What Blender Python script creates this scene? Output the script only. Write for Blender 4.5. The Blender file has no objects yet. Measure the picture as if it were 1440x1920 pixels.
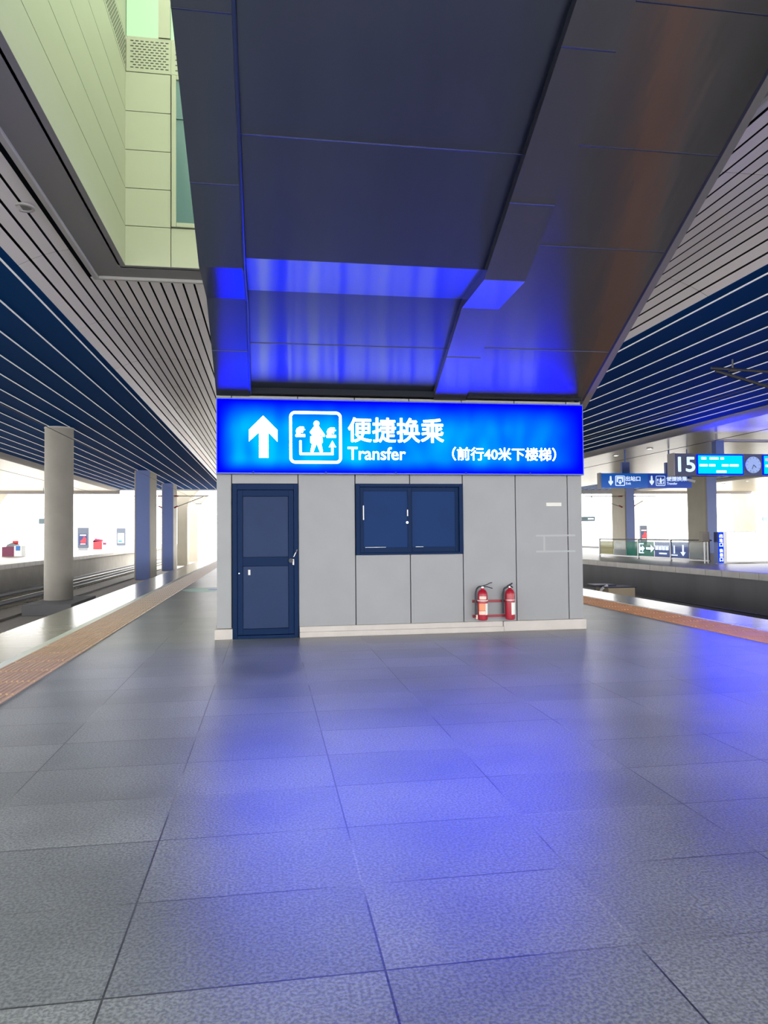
import bpy, bmesh, math, random
from mathutils import Vector, Matrix
random.seed(7)
S = bpy.context.scene
COL = S.collection

# ------------------------------------------------------------------ camera
def cam_axes(yaw, pitch, roll):
    cy, sy, cp, sp = math.cos(yaw), math.sin(yaw), math.cos(pitch), math.sin(pitch)
    fwd = Vector((sy*cp, cy*cp, sp)); right = Vector((cy, -sy, 0)); up = right.cross(fwd)
    cr, sr = math.cos(roll), math.sin(roll)
    return cr*right + sr*up, -sr*right + cr*up, fwd
r_, u_, w_ = cam_axes(0.155949551, 0.0300108701, -0.00879790809)
cam = bpy.data.cameras.new('camera'); cam_o = bpy.data.objects.new('camera', cam); COL.objects.link(cam_o)
cam.sensor_fit = 'VERTICAL'; cam.sensor_height = 32.0; cam.lens = 1379.402/1920*32.0
cam.clip_start = 0.05; cam.clip_end = 900
M4 = Matrix((r_, u_, -w_)).transposed().to_4x4(); M4.translation = Vector((0, 0, 1.4))
cam_o.matrix_world = M4
S.camera = cam_o

# ------------------------------------------------------------------ world and exposure
W = bpy.data.worlds.new('overcast_sky'); S.world = W; W.use_nodes = True
bg = W.node_tree.nodes['Background']
bg.inputs[0].default_value = (1.0, 0.985, 0.965, 1); bg.inputs[1].default_value = 6.3
S.view_settings.view_transform = 'Standard'; S.view_settings.look = 'None'
S.view_settings.gamma = 1; S.view_settings.use_curve_mapping = False
S.view_settings.exposure = 0.33
S.cycles.use_denoising = True
S.cycles.max_bounces = 8; S.cycles.diffuse_bounces = 5; S.cycles.glossy_bounces = 4
S.cycles.transparent_max_bounces = 12
S.cycles.sample_clamp_indirect = 8.0

# ------------------------------------------------------------------ materials
def srgb(r, g, b):
    f = lambda c: (c/255/12.92) if c/255 <= .04045 else ((c/255+.055)/1.055)**2.4
    return (f(r), f(g), f(b), 1)
def mat(name, col, rough=.6, metal=0, spec=.5, noise=0, nscale=3, bump=0, bscale=40, emit=None, estr=0, stretch=(1,1,1), coat=0):
    m = bpy.data.materials.new(name); m.use_nodes = True
    nt = m.node_tree; b = nt.nodes['Principled BSDF']
    b.inputs['Roughness'].default_value = rough; b.inputs['Metallic'].default_value = metal
    b.inputs['Specular IOR Level'].default_value = spec
    b.inputs['Coat Weight'].default_value = coat
    c = tuple(col[:3])+(1,)
    b.inputs['Base Color'].default_value = c
    tc = nt.nodes.new('ShaderNodeTexCoord')
    mp = nt.nodes.new('ShaderNodeMapping'); mp.inputs['Scale'].default_value = stretch
    nt.links.new(tc.outputs['Object'], mp.inputs[0])
    if noise:
        n = nt.nodes.new('ShaderNodeTexNoise'); n.inputs['Scale'].default_value = nscale; n.inputs['Detail'].default_value = 6
        nt.links.new(mp.outputs[0], n.inputs['Vector'])
        mx = nt.nodes.new('ShaderNodeMix'); mx.data_type = 'RGBA'
        mx.inputs['A'].default_value = tuple(v*(1-noise) for v in c[:3])+(1,)
        mx.inputs['B'].default_value = tuple(min(1, v*(1+noise)) for v in c[:3])+(1,)
        nt.links.new(n.outputs['Fac'], mx.inputs['Factor']); nt.links.new(mx.outputs['Result'], b.inputs['Base Color'])
    if bump:
        n2 = nt.nodes.new('ShaderNodeTexNoise'); n2.inputs['Scale'].default_value = bscale; n2.inputs['Detail'].default_value = 4
        nt.links.new(mp.outputs[0], n2.inputs['Vector'])
        bp = nt.nodes.new('ShaderNodeBump'); bp.inputs['Strength'].default_value = bump; bp.inputs['Distance'].default_value = .01
        nt.links.new(n2.outputs['Fac'], bp.inputs['Height']); nt.links.new(bp.outputs[0], b.inputs['Normal'])
    if emit:
        b.inputs['Emission Color'].default_value = tuple(emit[:3])+(1,); b.inputs['Emission Strength'].default_value = estr
    return m

def glass_mat(name, tint, gloss=.1, rough=.05, diffuse=0.0, dcol=(1,1,1,1)):
    m = bpy.data.materials.new(name); m.use_nodes = True; nt = m.node_tree; nt.nodes.clear()
    out = nt.nodes.new('ShaderNodeOutputMaterial'); t = nt.nodes.new('ShaderNodeBsdfTransparent'); t.inputs[0].default_value = tint
    g = nt.nodes.new('ShaderNodeBsdfGlossy'); g.inputs['Roughness'].default_value = rough
    mx = nt.nodes.new('ShaderNodeMixShader'); mx.inputs[0].default_value = gloss
    nt.links.new(t.outputs[0], mx.inputs[1]); nt.links.new(g.outputs[0], mx.inputs[2]); last = mx
    if diffuse:
        d = nt.nodes.new('ShaderNodeBsdfDiffuse'); d.inputs[0].default_value = dcol
        m2 = nt.nodes.new('ShaderNodeMixShader'); m2.inputs[0].default_value = diffuse
        nt.links.new(last.outputs[0], m2.inputs[1]); nt.links.new(d.outputs[0], m2.inputs[2]); last = m2
    nt.links.new(last.outputs[0], out.inputs[0]); return m

def granite():
    m = bpy.data.materials.new('granite_paving'); m.use_nodes = True; nt = m.node_tree; b = nt.nodes['Principled BSDF']
    L = nt.links.new; N = nt.nodes.new
    tc = N('ShaderNodeTexCoord'); mp = N('ShaderNodeMapping'); L(tc.outputs['Object'], mp.inputs[0])
    mp.inputs['Location'].default_value = (-.365+.8675*40, -2.378+.585*60, 0)
    br = N('ShaderNodeTexBrick'); br.offset = 0; br.inputs['Scale'].default_value = 1
    br.inputs['Brick Width'].default_value = .8675; br.inputs['Row Height'].default_value = .585
    br.inputs['Mortar Size'].default_value = .0042; br.inputs['Mortar Smooth'].default_value = .2; br.inputs['Bias'].default_value = 0
    br.inputs['Color1'].default_value = (.245, .256, .270, 1); br.inputs['Color2'].default_value = (.325, .335, .345, 1)
    L(mp.outputs[0], br.inputs['Vector'])
    # joint colour alternates between dark grime and pale grout
    nj = N('ShaderNodeTexNoise'); nj.inputs['Scale'].default_value = .9; L(tc.outputs['Object'], nj.inputs['Vector'])
    cj = N('ShaderNodeValToRGB'); cj.color_ramp.elements[0].position = .50; cj.color_ramp.elements[0].color = (.04, .04, .043, 1)
    cj.color_ramp.elements[1].position = .60; cj.color_ramp.elements[1].color = (.42, .42, .40, 1)
    L(nj.outputs['Fac'], cj.inputs[0]); L(cj.outputs[0], br.inputs['Mortar'])
    sp = N('ShaderNodeTexNoise'); sp.inputs['Scale'].default_value = 85; sp.inputs['Detail'].default_value = 5
    L(tc.outputs['Object'], sp.inputs['Vector'])
    cr = N('ShaderNodeValToRGB'); cr.color_ramp.elements[0].position = .40; cr.color_ramp.elements[0].color = (.30, .30, .31, 1)
    cr.color_ramp.elements[1].position = .60; cr.color_ramp.elements[1].color = (1.0, 1.0, 1.0, 1)
    L(sp.outputs['Fac'], cr.inputs[0])
    mx = N('ShaderNodeMix'); mx.data_type = 'RGBA'; mx.blend_type = 'MULTIPLY'; mx.inputs['Factor'].default_value = .75
    L(br.outputs['Color'], mx.inputs['A']); L(cr.outputs[0], mx.inputs['B'])
    st = N('ShaderNodeTexNoise'); st.inputs['Scale'].default_value = 1.1; st.inputs['Detail'].default_value = 5
    L(tc.outputs['Object'], st.inputs['Vector'])
    cs = N('ShaderNodeValToRGB'); cs.color_ramp.elements[0].position = .33; cs.color_ramp.elements[0].color = (.62, .62, .63, 1)
    cs.color_ramp.elements[1].position = .58; cs.color_ramp.elements[1].color = (1, 1, 1, 1); L(st.outputs['Fac'], cs.inputs[0])
    m2 = N('ShaderNodeMix'); m2.data_type = 'RGBA'; m2.blend_type = 'MULTIPLY'; m2.inputs['Factor'].default_value = .8
    L(mx.outputs['Result'], m2.inputs['A']); L(cs.outputs[0], m2.inputs['B']); L(m2.outputs['Result'], b.inputs['Base Color'])
    mr = N('ShaderNodeMapRange'); mr.inputs['To Min'].default_value = .285; mr.inputs['To Max'].default_value = .38
    L(st.outputs['Fac'], mr.inputs['Value']); L(mr.outputs[0], b.inputs['Roughness'])
    b.inputs['Specular IOR Level'].default_value = .95
    s2 = N('ShaderNodeTexNoise'); s2.inputs['Scale'].default_value = 75; s2.inputs['Detail'].default_value = 4
    L(tc.outputs['Object'], s2.inputs['Vector'])
    bp = N('ShaderNodeBump'); bp.inputs['Strength'].default_value = .28; bp.inputs['Distance'].default_value = .006
    L(s2.outputs['Fac'], bp.inputs['Height'])
    L(bp.outputs[0], b.inputs['Normal'])
    return m

def brushed(name, col, rough, aniso, rot=0.0):
    m = bpy.data.materials.new(name); m.use_nodes = True; nt = m.node_tree; b = nt.nodes['Principled BSDF']
    L = nt.links.new; N = nt.nodes.new
    b.inputs['Metallic'].default_value = 1; b.inputs['Roughness'].default_value = rough
    b.inputs['Anisotropic'].default_value = aniso; b.inputs['Anisotropic Rotation'].default_value = rot
    tg = N('ShaderNodeTangent'); tg.direction_type = 'UV_MAP'; tg.uv_map = 'UVMap'
    L(tg.outputs[0], b.inputs['Tangent'])
    tc = N('ShaderNodeTexCoord'); n = N('ShaderNodeTexNoise'); n.inputs['Scale'].default_value = .8; n.inputs['Detail'].default_value = 3
    mp = N('ShaderNodeMapping'); mp.inputs['Scale'].default_value = (2.2, .6, .6); L(tc.outputs['Object'], mp.inputs[0])
    L(mp.outputs[0], n.inputs['Vector'])
    mx = N('ShaderNodeMix'); mx.data_type = 'RGBA'
    mx.inputs['A'].default_value = tuple(v*.82 for v in col[:3])+(1,); mx.inputs['B'].default_value = tuple(min(1, v*1.12) for v in col[:3])+(1,)
    L(n.outputs['Fac'], mx.inputs['Factor']); L(mx.outputs['Result'], b.inputs['Base Color'])
    bp = N('ShaderNodeBump'); bp.inputs['Strength'].default_value = .35; bp.inputs['Distance'].default_value = .02
    L(n.outputs['Fac'], bp.inputs['Height']); L(bp.outputs[0], b.inputs['Normal'])
    return m

def sign_face_mat():
    """back-lit blue film: tubes behind it glow unevenly, darker at the rim"""
    m = bpy.data.materials.new('backlit_blue_film'); m.use_nodes = True; nt = m.node_tree; nt.nodes.clear()
    L = nt.links.new; N = nt.nodes.new
    out = N('ShaderNodeOutputMaterial'); e = N('ShaderNodeEmission'); tc = N('ShaderNodeTexCoord')
    sx = N('ShaderNodeSeparateXYZ'); L(tc.outputs['Generated'], sx.inputs[0])
    def edge(sock, w0, w1):
        a = N('ShaderNodeMapRange'); a.interpolation_type = 'SMOOTHSTEP'; a.inputs['From Min'].default_value = 0; a.inputs['From Max'].default_value = w0
        L(sock, a.inputs['Value'])
        c = N('ShaderNodeMapRange'); c.interpolation_type = 'SMOOTHSTEP'; c.inputs['From Min'].default_value = 1; c.inputs['From Max'].default_value = 1-w1
        L(sock, c.inputs['Value'])
        k = N('ShaderNodeMath'); k.operation = 'MULTIPLY'; L(a.outputs[0], k.inputs[0]); L(c.outputs[0], k.inputs[1]); return k.outputs[0]
    ex = edge(sx.outputs['X'], .07, .13); ez = edge(sx.outputs['Z'], .22, .42)
    k = N('ShaderNodeMath'); k.operation = 'MULTIPLY'; L(ex, k.inputs[0]); L(ez, k.inputs[1])
    mp = N('ShaderNodeMapping'); mp.inputs['Scale'].default_value = (1.9, 1, .9); L(tc.outputs['Object'], mp.inputs[0])
    n = N('ShaderNodeTexNoise'); n.inputs['Scale'].default_value = 1.5; n.inputs['Detail'].default_value = 1; L(mp.outputs[0], n.inputs['Vector'])
    nr = N('ShaderNodeMapRange'); nr.inputs['From Min'].default_value = .3; nr.inputs['From Max'].default_value = .7
    nr.inputs['To Min'].default_value = .45; nr.inputs['To Max'].default_value = 1.1; L(n.outputs['Fac'], nr.inputs['Value'])
    # brighter towards the left end
    gx = N('ShaderNodeMapRange'); gx.inputs['To Min'].default_value = 1.25; gx.inputs['To Max'].default_value = .55; L(sx.outputs['X'], gx.inputs['Value'])
    k2 = N('ShaderNodeMath'); k2.operation = 'MULTIPLY'; L(k.outputs[0], k2.inputs[0]); L(nr.outputs[0], k2.inputs[1])
    k3 = N('ShaderNodeMath'); k3.operation = 'MULTIPLY'; L(k2.outputs[0], k3.inputs[0]); L(gx.outputs[0], k3.inputs[1])
    r = N('ShaderNodeValToRGB'); el = r.color_ramp.elements
    el[0].position = 0; el[0].color = (0, 0, .80, 1)
    el[1].position = 1; el[1].color = (0, .030, 1, 1)
    x = el.new(.35); x.color = (0, .009, .95, 1)
    L(k3.outputs[0], r.inputs[0]); L(r.outputs[0], e.inputs[0]); e.inputs[1].default_value = 15.0
    L(e.outputs[0], out.inputs[0]); return m

def emis(name, col, s):
    m = bpy.data.materials.new(name); m.use_nodes = True; nt = m.node_tree; nt.nodes.clear()
    out = nt.nodes.new('ShaderNodeOutputMaterial'); e = nt.nodes.new('ShaderNodeEmission')
    e.inputs[0].default_value = tuple(col[:3])+(1,); e.inputs[1].default_value = s
    nt.links.new(e.outputs[0], out.inputs[0]); return m

G = {}
G['granite'] = granite()
G['edge_stone'] = mat('polished_edge_stone', srgb(150, 147, 136), .18, noise=.15, nscale=2, spec=.5, stretch=(.5, 4, 1))
G['white_line'] = mat('white_line_stone', srgb(215, 218, 210), .35, noise=.05)
G['tactile'] = mat('tan_tactile_tile', srgb(186, 150, 122), .45, noise=.12, nscale=6)
G['tactile_o'] = mat('orange_tactile_tile', srgb(222, 158, 114), .45, noise=.12, nscale=6)
G['concrete'] = mat('concrete', srgb(160, 156, 148), .8, noise=.15, nscale=1.6, bump=.3, bscale=20)
G['pale_concrete'] = mat('pale_concrete', srgb(150, 144, 130), .75, noise=.12, nscale=1.2, bump=.3, bscale=12)
G['dark_concrete'] = mat('stained_concrete', srgb(112, 112, 116), .85, noise=.25, nscale=.9, stretch=(1, 1, .25))
G['coping'] = mat('coping_stone', srgb(185, 182, 176), .6, noise=.2, nscale=2.5)
G['ballast'] = mat('track_bed', srgb(168, 164, 158), .9, noise=.3, nscale=9, bump=.8, bscale=30)
G['far_floor'] = mat('polished_far_floor', srgb(140, 136, 124), .36, noise=.08)
G['rail'] = mat('rail_steel', (.10, .10, .11), .35, metal=.8)
G['rail_top'] = mat('rail_head_steel', (.5, .5, .5), .25, metal=1)
G['slat'] = mat('light_slat_panel', srgb(244, 238, 242), .38, spec=.6, noise=.03, nscale=1, coat=.15)
G['blue_panel'] = mat('navy_ceiling_panel', srgb(2, 64, 128), .8, spec=.03)
G['glow_strip'] = mat('pale_strip_added_glow', srgb(240, 240, 240), .5, emit=(.9, .95, 1), estr=.14)  # slight glow added to brighten the strips; they are not lamps
G['dark_void'] = mat('dark_void', (.004, .006, .014), .9)
G['fascia'] = mat('grey_fascia', srgb(150, 146, 148), .55, noise=.04)
G['border'] = mat('grey_border_panel', srgb(140, 138, 142), .6)
G['trim'] = mat('light_trim', srgb(192, 190, 192), .5)
G['shaft'] = mat('cream_cladding', srgb(160, 161, 146), .5, noise=.02)
G['seam'] = mat('dark_seam', (.05, .05, .05), .8)
G['wall'] = mat('grey_wall_board', srgb(146, 148, 151), .6, noise=.09, nscale=2.2, bump=.05, bscale=6)
G['base'] = mat('stone_plinth', srgb(186, 180, 176), .5, noise=.15, nscale=5)
G['navy'] = mat('navy_metal_frame', srgb(4, 34, 72), .5, spec=.1)
G['navy_panel'] = mat('navy_door_panel', srgb(34, 52, 88), .5, spec=.15, noise=.12, nscale=3)
G['navy_window'] = mat('navy_shutter_panel', srgb(7, 46, 96), .5, spec=.12, noise=.08, nscale=3)
G['chrome'] = mat('chrome', (.8, .8, .8), .2, metal=1)
G['white_paint'] = mat('white_paint', srgb(235, 235, 235), .5)
G['red'] = mat('red_extinguisher', srgb(160, 4, 38), .35, coat=.1)
G['dark_red'] = mat('dark_red_bracket', srgb(140, 16, 36), .4)
G['black'] = mat('black_plastic', (.015, .018, .03), .45)
G['paper'] = mat('paper', srgb(226, 230, 222), .7)
G['orange_label'] = mat('orange_label', srgb(236, 150, 110), .6)
G['pale_label'] = mat('pale_label', srgb(238, 205, 190), .6)
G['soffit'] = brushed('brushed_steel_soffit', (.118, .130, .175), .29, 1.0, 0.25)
G['soffit_lit'] = brushed('brushed_steel_lit', (.20, .197, .215), .27, 1.0, 0.25)  # same steel as the soffit, paler to stand for its brighter floor reflection
G['soffit_dark'] = mat('dark_steel_edge', (.05, .055, .09), .4, metal=.6)
G['sign_white'] = emis('lit_white_letter', (.85, 1, 1), 6.0)
G['sign_blue'] = sign_face_mat()
G['casing'] = mat('steel_casing', srgb(60, 74, 120), .35, metal=.7)
G['sticker'] = mat('pale_sticker', srgb(212, 212, 206), .6)
G['faint'] = mat('faint_adhesive_mark', srgb(160, 163, 165), .6)
G['steel'] = mat('steel_grey', (.35, .35, .36), .35, metal=.8)
G['beige_ceiling'] = None

# ------------------------------------------------------------------ mesh helpers
class MB:
    def __init__(s): s.bm = bmesh.new(); s.uv = None
    def box(s, x0, x1, y0, y1, z0, z1):
        v = [s.bm.verts.new(p) for p in ((x0,y0,z0),(x1,y0,z0),(x1,y1,z0),(x0,y1,z0),(x0,y0,z1),(x1,y0,z1),(x1,y1,z1),(x0,y1,z1))]
        for f in ((0,3,2,1),(4,5,6,7),(0,1,5,4),(1,2,6,5),(2,3,7,6),(3,0,4,7)): s.bm.faces.new([v[i] for i in f])
        return s
    def hull8(s, pts):
        v = [s.bm.verts.new(p) for p in pts]
        for f in ((0,3,2,1),(4,5,6,7),(0,1,5,4),(1,2,6,5),(2,3,7,6),(3,0,4,7)): s.bm.faces.new([v[i] for i in f])
        return s
    def prism(s, poly, a, b, axis='x'):
        """poly: 2-D points; axis x -> poly is (y,z); y -> (x,z); z -> (x,y)"""
        def P(p, t): return {'x': (t, p[0], p[1]), 'y': (p[0], t, p[1]), 'z': (p[0], p[1], t)}[axis]
        A = [s.bm.verts.new(P(p, a)) for p in poly]; B = [s.bm.verts.new(P(p, b)) for p in poly]
        n = len(poly)
        s.bm.faces.new(A[::-1]); s.bm.faces.new(B)
        for i in range(n): s.bm.faces.new((A[i], A[(i+1) % n], B[(i+1) % n], B[i]))
        return s
    def tube(s, p0, p1, r, n=10, r1=None):
        p0, p1 = Vector(p0), Vector(p1); d = (p1-p0).normalized()
        a = d.orthogonal().normalized(); b = d.cross(a); r1 = r if r1 is None else r1
        A = [s.bm.verts.new(p0+(a*math.cos(t)+b*math.sin(t))*r) for t in [2*math.pi*i/n for i in range(n)]]
        B = [s.bm.verts.new(p1+(a*math.cos(t)+b*math.sin(t))*r1) for t in [2*math.pi*i/n for i in range(n)]]
        s.bm.faces.new(A[::-1]); s.bm.faces.new(B)
        for i in range(n): s.bm.faces.new((A[i], A[(i+1) % n], B[(i+1) % n], B[i]))
        return s
    def path(s, pts, r, n=8):
        for i in range(len(pts)-1): s.tube(pts[i], pts[i+1], r, n)
        return s
    def lathe(s, prof, c, n=24):
        """prof (radius, z) around vertical axis at c"""
        rings = []
        for r, z in prof:
            rings.append([s.bm.verts.new((c[0]+r*math.cos(2*math.pi*i/n), c[1]+r*math.sin(2*math.pi*i/n), c[2]+z)) for i in range(n)])
        for k in range(len(rings)-1):
            for i in range(n): s.bm.faces.new((rings[k][i], rings[k][(i+1) % n], rings[k+1][(i+1) % n], rings[k+1][i]))
        s.bm.faces.new(rings[0][::-1]); s.bm.faces.new(rings[-1]); return s
    def build(s, name, m, parent=None, bevel=0, smooth=False, loc=None):
        bmesh.ops.recalc_face_normals(s.bm, faces=s.bm.faces)
        me = bpy.data.meshes.new(name); s.bm.to_mesh(me); s.bm.free()
        if smooth:
            for p in me.polygons: p.use_smooth = True
        o = bpy.data.objects.new(name, me); COL.objects.link(o); me.materials.append(G[m] if isinstance(m, str) else m)
        if bevel:
            b = o.modifiers.new('bevel', 'BEVEL'); b.width = bevel; b.segments = 2; b.limit_method = 'ANGLE'
        if smooth:
            es = o.modifiers.new('split', 'EDGE_SPLIT'); es.split_angle = math.radians(35)
        if parent:
            o.parent = parent; o.matrix_parent_inverse = Matrix.Translation(-parent.location)
        return o
def struct(o): o['kind'] = 'structure'; return o
def tag(o, label, cat, group=None):
    o['label'] = label; o['category'] = cat
    if group: o['group'] = group
    return o
def empty(name, loc, label, cat, group=None):
    o = bpy.data.objects.new(name, None); COL.objects.link(o); o.location = loc; o.empty_display_size = .2
    return tag(o, label, cat, group)
def copy_tree(o, parent=None):
    c = o.copy(); COL.objects.link(c)
    if parent: c.parent = parent
    for ch in list(o.children): copy_tree(ch, c)
    return c

def text_mesh(s, x0, x1, z0, z1, y, m, parent, name='lettering', bold=.0, depth=.006, flip=False, rotx=True):
    """text standing in an x-z plane at depth y, facing -Y, stretched to the box x0..x1, z0..z1"""
    cu = bpy.data.curves.new(name, 'FONT'); cu.body = s; cu.size = 1; cu.extrude = .001; cu.resolution_u = 4
    o = bpy.data.objects.new(name, cu); COL.objects.link(o)
    dg = bpy.context.evaluated_depsgraph_get(); dg.update()
    me = bpy.data.meshes.new_from_object(o.evaluated_get(dg)); bpy.data.objects.remove(o)
    xs = [v.co.x for v in me.vertices]; ys = [v.co.y for v in me.vertices]; zs = [v.co.z for v in me.vertices]
    ax, bx, ay, by = min(xs), max(xs), min(ys), max(ys); az, bz = min(zs), max(zs)
    for v in me.vertices:
        X = x0+(v.co.x-ax)/(bx-ax)*(x1-x0); Z = z0+(v.co.y-ay)/(by-ay)*(z1-z0)
        Y = y-(v.co.z-az)/(bz-az)*depth
        v.co = (X, Y, Z)
    if bold:
        e = bold*(z1-z0)*.9; base = bmesh.new(); base.from_mesh(me); bm = bmesh.new(); bm.from_mesh(me)
        for k, (dx, dz) in enumerate([(math.cos(a), math.sin(a)) for a in [math.pi*i/4 for i in range(8)]]):
            tmp = base.copy()
            for v in tmp.verts: v.co.x += dx*e; v.co.z += dz*e; v.co.y -= .00015*(k+1)
            mm = bpy.data.meshes.new('tmp'); tmp.to_mesh(mm); tmp.free(); bm.from_mesh(mm); bpy.data.meshes.remove(mm)
        bm.to_mesh(me); bm.free(); base.free()
    me.name = name; me.materials.clear(); me.materials.append(G[m] if isinstance(m, str) else m)
    o = bpy.data.objects.new(name, me); COL.objects.link(o)
    if parent: o.parent = parent; o.matrix_parent_inverse = Matrix.Translation(-parent.location)
    return o

# ================================================================== SETTING
ZF = 0.0; ZT = -1.45                                     # platform level, track bed level
YA, YB = -14.0, 70.0                                     # canopy from behind the viewer to its far end
PX0, PX1 = -3.87, 7.75                                   # our platform
struct(MB().box(-2.23, 6.12, YA, 130, -.3, 0).build('floor', 'granite'))
struct(MB().box(PX0+.05, PX1-.05, YA, 130, ZT-.1, -.3).build('platform_base', 'dark_concrete'))
for nm, a, b in (('platform_edge_left', PX0, -2.95), ('platform_edge_right', 6.92, PX1)):
    m_ = MB(); y = YA
    while y < 130:
        m_.box(a, b, y+.003, min(y+1.197, 130), -.3, 0); y += 1.2
    struct(m_.build(nm, 'edge_stone'))
struct(MB().box(-2.95, -2.83, YA, 130, -.3, .001).build('white_line_left', 'white_line'))
struct(MB().box(6.80, 6.92, YA, 130, -.3, .001).build('white_line_right', 'white_line'))
def tactile(name, x0, x1, m='tactile'):
    m_ = MB(); y = YA; w = x1-x0
    while y < 100:
        m_.box(x0, x1, y+.004, y+.596, -.3, .002)
        if y > -1:
            n = 12; p = w/n
            for k in range(n):
                cx = x0+p*(k+.5); a, b = y+.02, y+.58
                m_.hull8([(cx-.014,a,.002),(cx+.014,a,.002),(cx+.014,b,.002),(cx-.014,b,.002),
                          (cx-.009,a+.008,.013),(cx+.009,a+.008,.013),(cx+.009,b-.008,.013),(cx-.009,b-.008,.013)])
        y += .6
    struct(m_.build(name, m))
tactile('tactile_paving_left', -2.83, -2.23); tactile('tactile_paving_right', 6.12, 6.80, 'tactile_o')

# neighbouring platforms, with coping course and stained face
def platform(name, x0, x1, side):
    m_ = MB().box(x0, x1, YA, 130, -.16, 0); struct(m_.build(name, 'far_floor'))
    e = x0 if side < 0 else x1
    c = MB(); y = YA
    while y < 130:
        c.box(min(e, e+.1*side)-.06, max(e, e+.1*side)+.06, y+.01, y+.99, -.22, .004); y += 1.0
    struct(c.build(name+'_coping', 'coping'))
    struct(MB().box(x0+.12, x1-.12, YA, 130, ZT-.1, -.16).build(name+'_face', 'dark_concrete' if side < 0 else 'concrete'))
platform('platform_far_right', 16.05, 27.9, -1)
platform('platform_far_left', -25.2, -13.4, 1)
platform('platform_outer_right', 37.0, 49.0, -1)
struct(MB().box(-80, 110, -30, 260, ZT-.3, ZT).build('track_bed', 'ballast'))
struct(MB().box(-7.0, -5.0+.9, YA, 120, ZT, -1.18).build('cable_trough_left', 'concrete'))
struct(MB().box(-13.2, -9.0, YA, 120, ZT, -1.38).build('track_slab_left', 'concrete'))

def track(cx, label):
    t = empty('railway_track', (cx, YA, ZT), label, 'railway track')
    sl = MB(); y = YA
    while y < 125:
        sl.box(cx-1.25, cx+1.25, y, y+.26, ZT-.02, ZT+.12); y += .62
    sl.build('sleepers', 'pale_concrete', t)
    for s in (-1, 1):
        x = cx+s*.76
        MB().prism([(x-.07, ZT+.12), (x+.07, ZT+.12), (x+.02, ZT+.16), (x+.015, ZT+.25), (x+.036, ZT+.27), (x+.036, ZT+.30), (x-.036, ZT+.30), (x-.036, ZT+.27), (x-.015, ZT+.25), (x-.02, ZT+.16)], YA, 125, 'y').build('rail', 'rail', t)
    return t
track(-5.75, 'railway track hidden just below the left edge of the near platform')
track(-11.35, 'railway track running beside the wall of the far left platform, behind the round column')
track(9.7, 'railway track nearest to the right edge of the near platform')
track(14.1, 'railway track at the foot of the dark wall of the right platform')

# ---- ceiling of light slats with dark gaps
ZL, ZB = 6.05, 5.72
OX0, OX1, OY1 = -2.41, 5.10, 13.02                       # stair opening
def zslat(x):
    d = max(-2.85-x, x-6.95, 0); return ZL-.33*min(1.0, d/1.08)**2
m_ = MB(); dark = MB()
x = -3.92+.0; PIT = .2; k = 0
ys = [YA]; y = 8.6-3.75*6
while y < YB:
    if y > YA: ys.append(y)
    y += 3.75
ys.append(YB)
while x < 8.02-.05:
    a, b = x, min(x+PIT-.038, 8.02)
    za, zb = zslat(a), zslat(b)
    for i in range(len(ys)-1):
        y0, y1 = ys[i]+.008, ys[i+1]-.008
        if b > OX0-.60 and a < OX1+.22:
            if y1 <= OY1+.60: continue
            y0 = max(y0, OY1+.62)
        m_.hull8([(a,y0,za),(b,y0,zb),(b,y1,zb),(a,y1,za),(a,y0,za+.006),(b,y0,zb+.006),(b,y1,zb+.006),(a,y1,za+.006)])
    x += PIT
struct(m_.build('ceiling', 'slat'))
# roof slab over everything but the opening
d_ = MB()
d_.box(-3.95, 8.05, OY1+.3, YB, 6.16, 6.4).box(-3.95, OX0-.3, YA, OY1+.3, 6.16, 6.4).box(OX1+.15, 8.05, YA, OY1+.3, 6.16, 6.4)
struct(d_.build('ceiling_backing', 'dark_void'))
# grey border round the opening and its light trim
b_ = MB().box(OX0-.58, OX0, YA, OY1+.60, ZL, ZL+.005).box(OX0, OX1+.2, OY1, OY1+.60, ZL, ZL+.005).box(OX1, OX1+.20, YA, OY1, ZL, ZL+.005)
struct(b_.build('ceiling_border', 'border'))
t_ = MB().box(OX0-.66, OX0-.57, YA, OY1+.68, ZL-.05, ZL+.06).box(OX0-.57, OX1+.28, OY1+.59, OY1+.68, ZL-.05, ZL+.06).box(OX1+.19, OX1+.28, YA, OY1+.59, ZL-.05, ZL+.06)
struct(t_.build('trim_1', 'trim', bevel=.012))

# ---- blue ceilings of wide navy panels with thin pale strips
def blue_zone(name, x0, x1, first):
    m_ = MB(); m_.box(x0, x1, YA, YB, ZB, ZB+.12)
    struct(m_.build(name, 'blue_panel'))
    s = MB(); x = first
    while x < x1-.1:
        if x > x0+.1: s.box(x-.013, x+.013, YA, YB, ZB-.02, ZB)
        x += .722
    struct(s.build(name+'_strips', 'glow_strip'))
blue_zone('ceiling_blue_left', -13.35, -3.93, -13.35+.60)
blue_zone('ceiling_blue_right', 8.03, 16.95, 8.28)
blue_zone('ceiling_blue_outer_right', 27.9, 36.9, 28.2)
struct(MB().box(-13.35, -3.95, YA, YB, ZB+.13, 6.4).box(8.05, 16.95, YA, YB, ZB+.13, 6.4).build('roof_slab', 'dark_void'))

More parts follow.
